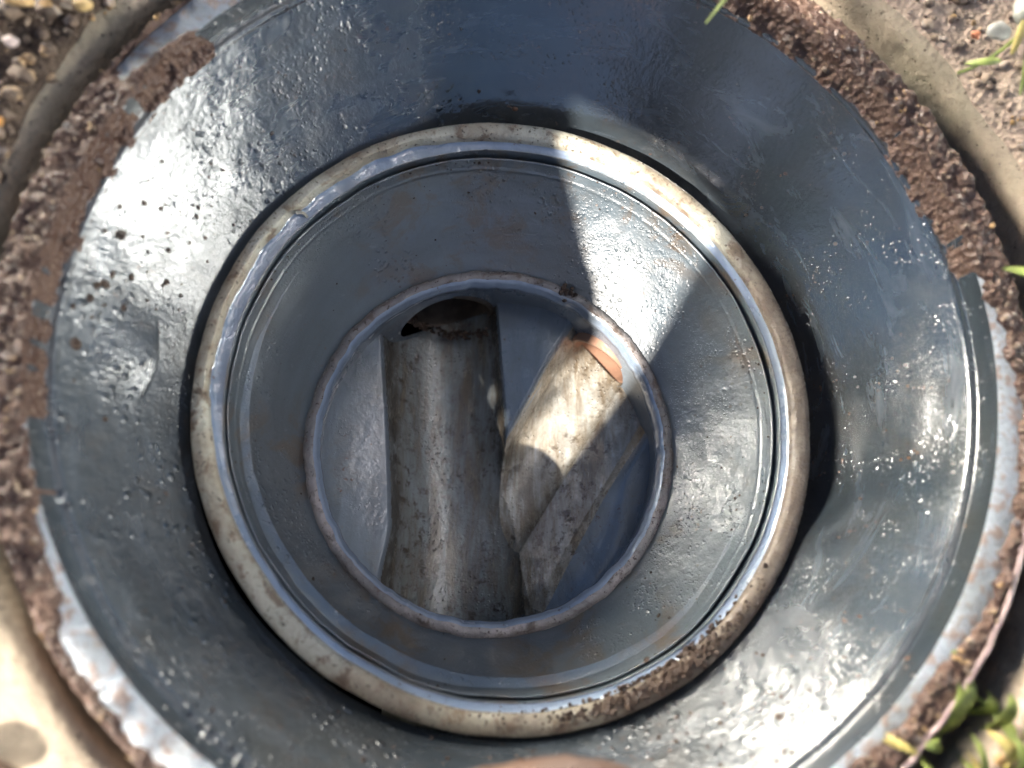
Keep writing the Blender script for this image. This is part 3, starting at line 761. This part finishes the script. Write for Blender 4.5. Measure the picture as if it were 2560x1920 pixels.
# mud clod jutting over the near rim
def clod():
    V = []; F = []; nu, nv = 90, 40
    for j in range(nv + 1):
        ph = math.pi * j / nv
        for i in range(nu):
            th = 2 * math.pi * i / nu; d = Vector((math.sin(ph) * math.cos(th), math.sin(ph) * math.sin(th), math.cos(ph)))
            e = Vector((math.copysign(abs(d.x) ** 0.8, d.x), d.y, d.z))
            k = 1 + 0.10 * fbm(d * 1.6 + Vector((4, 0, 0)), 4) + 0.03 * fbm(d * 7, 3)
            V.append((0.006 + 0.078 * e.x * k, -0.2130 + 0.056 * e.y * k, 0.034 + 0.026 * e.z * k))
    for j in range(nv):
        for i in range(nu):
            l = (i + 1) % nu; F.append((j * nu + i, (j + 1) * nu + i, (j + 1) * nu + l, j * nu + l))
    M = Mat('mud_clod'); a = M.noise(45, 5, 0.65); b = M.noise(16, 3); f_ = M.noise(150, 4)
    c = M.mix(M.rng(b, 0.4, 0.62), (0.09, 0.042, 0.017), (0.095, 0.06, 0.045))
    c = M.mix(M.rng(a, 0.48, 0.66), c, (0.09, 0.045, 0.028)); c = M.mix(M.rng(f_, 0.62, 0.72), c, (0.05, 0.03, 0.02))
    M.set(Base_Color=c, Roughness=0.6, Normal=M.bump(f_, 0.001))
    return tag(mesh_obj('mud_clod', V, F, M.m), 'broad brown mud clod jutting over the near rim at the bottom edge', 'mud clod')
clod()

# ------------------------------------------------------------------ two unseen kneeling figures, added and posed to cast shade over the hole
m_jacket = simple('dark_jacket', (0.05, 0.06, 0.08), 0.9, 0.3, 30, 0.002)
m_trousers = simple('dark_trousers', (0.06, 0.055, 0.05), 0.9, 0.3, 30, 0.002)
m_skin = simple('skin', (0.50, 0.30, 0.22), 0.55, 0.1, 40)
m_hair = simple('hair', (0.03, 0.02, 0.015), 0.7, 0.3, 120, 0.002)
def skin_mesh(name, joints, edges, mat, parent, root=0):
    me = bpy.data.meshes.new(name)
    me.from_pydata([j[0] for j in joints], edges, []); me.update()
    o = bpy.data.objects.new(name, me); C.objects.link(o)
    md = o.modifiers.new('skin', 'SKIN'); md.use_smooth_shade = True
    for v, j in zip(me.skin_vertices[0].data, joints):
        r = j[1]; v.radius = r if isinstance(r, tuple) else (r, r)
    me.skin_vertices[0].data[root].use_root = True
    sub = o.modifiers.new('sub', 'SUBSURF'); sub.levels = 2; sub.render_levels = 2
    me.materials.append(mat)
    if parent: o.parent = parent
    return o
def kneeling_shade_person(label, D, v0, s, shade_hat=False):
    """local axes: x = sideways (v), y = forward towards the hole, z = up"""
    ud = Vector((-math.cos(SUN_AZ), -math.sin(SUN_AZ), 0)); vd = Vector((-ud.y, ud.x, 0))
    # right-handed frame with x = -vd, y = ud
    root = empty('shade_person'); tag(root, label, 'shade_person', 'unseen figures added to shade the hole')
    M = Matrix(((-vd.x, ud.x, 0, -ud.x * D + vd.x * v0), (-vd.y, ud.y, 0, -ud.y * D + vd.y * v0), (0, 0, 1, 0.02), (0, 0, 0, 1)))
    root.matrix_world = M @ Matrix.Scale(s, 4)
    P = lambda v, w, z: (-v, w, z)
    T = -0.160
    body = [(P(T, -0.06, 0.22), (0.15, 0.13)), (P(T - 0.005, -0.02, 0.42), (0.118, 0.10)), (P(T + 0.004, 0.0, 0.62), (0.118, 0.10)), (P(T + 0.004, 0.01, 0.71), (0.126, 0.10)), (P(T, 0.02, 0.79), (0.135, 0.11)),
            (P(T + 0.03, 0.03, 0.90), (0.12, 0.085)), (P(T + 0.05, 0.05, 0.97), 0.055), (P(T + 0.06, 0.07, 1.03), 0.06),
            (P(-0.03, 0.0, 0.934), 0.060), (P(0.06, 0.02, 0.905), 0.052), (P(0.185, 0.03, 0.862), 0.048), (P(0.106, 0.04, 0.735), 0.048), (P(0.041, 0.05, 0.645), 0.042), (P(0.020, 0.06, 0.612), 0.040),
            (P(-0.315, 0.0, 0.88), 0.062), (P(-0.345, 0.04, 0.72), 0.048), (P(-0.335, 0.06, 0.60), 0.042), (P(-0.295, 0.24, 0.48), 0.036), (P(-0.275, 0.29, 0.45), 0.034),
            (P(T + 0.10, 0.0, 0.20), 0.105), (P(T + 0.17, 0.24, 0.16), 0.075), (P(T + 0.15, 0.0, 0.07), 0.06), (P(T + 0.13, -0.22, 0.05), 0.04),
            (P(T - 0.10, 0.0, 0.20), 0.105), (P(T - 0.17, 0.24, 0.16), 0.075), (P(T - 0.15, 0.0, 0.07), 0.06), (P(T - 0.13, -0.22, 0.05), 0.04), (P(0.118, 0.03, 0.655), 0.056), (P(0.078, 0.04, 0.548), 0.062)]  # last two joints are lumps added to block stray sun
    E = [(0, 1), (1, 2), (4, 5), (5, 6), (6, 7), (4, 8), (8, 9), (9, 10), (10, 11), (11, 12), (12, 13), (4, 14), (14, 15), (15, 16), (16, 17), (17, 18), (0, 19), (19, 20), (20, 21), (21, 22), (0, 23), (23, 24), (24, 25), (25, 26), (11, 27), (2, 3), (3, 4), (12, 28)]
    skin_mesh('body', body, E, m_jacket, root)
    # head with chin, nose, ears
    hv, hw, hz = T + 0.07, 0.10, 1.10
    bm = bmesh.new(); bmesh.ops.create_uvsphere(bm, u_segments=32, v_segments=24, radius=1)
    for v in bm.verts:
        x, y, z = v.co
        f = 1 - 0.22 * max(0, -z)
        nose = 0.22 * math.exp(-((x / 0.16) ** 2 + ((z + 0.12) / 0.16) ** 2)) if y > 0.6 else 0
        sock = -0.06 * sum(math.exp(-(((x - e) / 0.16) ** 2 + ((z - 0.08) / 0.1) ** 2)) for e in (-0.36, 0.36)) if y > 0.5 else 0
        v.co = Vector((x * 0.078 * f, (y * (1 + nose + sock)) * 0.096 * f, z * 0.118))
    me = bpy.data.meshes.new('head'); bm.to_mesh(me); bm.free(); me.shade_smooth(); me.materials.append(m_skin)
    h = bpy.data.objects.new('head', me); C.objects.link(h); h.parent = root; h.location = P(hv, hw, hz); h.rotation_euler = (R(-35), 0, 0)
    bm = bmesh.new(); bmesh.ops.create_uvsphere(bm, u_segments=32, v_segments=24, radius=1)
    bmesh.ops.delete(bm, geom=[v for v in bm.verts if v.co.z < -0.35 or (v.co.y > 0.45 and v.co.z < 0.35)], context='VERTS')
    for v in bm.verts: v.co = Vector((v.co.x * 0.086, v.co.y * 0.103 - 0.004, v.co.z * 0.124 + 0.004))
    me = bpy.data.meshes.new('hair'); bm.to_mesh(me); bm.free(); me.shade_smooth(); me.materials.append(m_hair)
    h2 = bpy.data.objects.new('hair', me); C.objects.link(h2); h2.parent = root; h2.location = P(hv, hw, hz); h2.rotation_euler = (R(-35), 0, 0)
    # hands: palm, four fingers, thumb
    for base_p, d, side in ((Vector(P(0.018, 0.06, 0.615)), Vector((-0.05, -1.0, 0.1)), 1), (Vector(P(-0.275, 0.29, 0.45)), Vector((0.1, 0.8, -0.5)), -1)):
        d.normalize(); a = d.cross(Vector((0, 1, 0.3))).normalized(); J = [(tuple(base_p), (0.02, 0.03))]; Ed = []
        cl_ = 0.45 if side == 1 else 1.0; pal = base_p + d * 0.06; J.append((tuple(pal), (0.016, 0.032))); Ed.append((0, 1))
        for q, (off, ln) in enumerate(((-0.027, 0.06), (-0.009, 0.072), (0.009, 0.068), (0.027, 0.052))):
            i = len(J); k = pal + a * off + d * 0.02; J += [(tuple(k), 0.009), (tuple(k + d * ln * 0.55), 0.008), (tuple(k + d * ln * cl_ * 1.3 + Vector((0.02 * (1 - cl_), 0, -0.01))), 0.007)]
            Ed += [(1, i), (i, i + 1), (i + 1, i + 2)]
        i = len(J); k = base_p + d * 0.03 + a * 0.04; J += [(tuple(k), 0.011), (tuple(k + a * 0.02 + d * 0.03), 0.009)]; Ed += [(0, i), (i, i + 1)]
        skin_mesh('hand', J, Ed, m_skin, root, 1)
    if shade_hat:  # wide brim added to shade the ground beyond the hole
        prof = [(0.0, 0.135), (0.05, 0.133), (0.080, 0.118), (0.090, 0.085), (0.096, 0.03), (0.12, 0.018), (0.17, 0.010), (0.205, 0.002), (0.209, -0.003), (0.205, -0.005), (0.17, 0.003), (0.12, 0.010), (0.094, 0.020)]
        bm = bmesh.new(); rings = []
        for r_, z_ in prof: rings.append([bm.verts.new((r_ * math.cos(6.28318 * k / 64), r_ * math.sin(6.28318 * k / 64), z_)) for k in range(64)])
        for q in range(len(prof) - 1):
            for k in range(64): bm.faces.new((rings[q][k], rings[q][(k + 1) % 64], rings[q + 1][(k + 1) % 64], rings[q + 1][k]))
        me = bpy.data.meshes.new('shade_hat'); bm.to_mesh(me); bm.free(); me.shade_smooth(); me.materials.append(simple('hat_felt', (0.10, 0.075, 0.05), 0.9, 0.2, 60))
        ht = bpy.data.objects.new('shade_hat', me); C.objects.link(ht); ht.parent = root; ht.location = P(hv - 0.01, hw - 0.085, hz + 0.055); ht.rotation_euler = (R(-4), 0, 0)
    return root
kneeling_shade_person('unseen kneeling figure in dark jacket with wide brim, added to shade the hole', 0.813, 0.0, 1.0, True)
kneeling_shade_person('unseen bareheaded larger figure in dark jacket, added behind to widen the shade', 1.13, 0.563, 1.25)
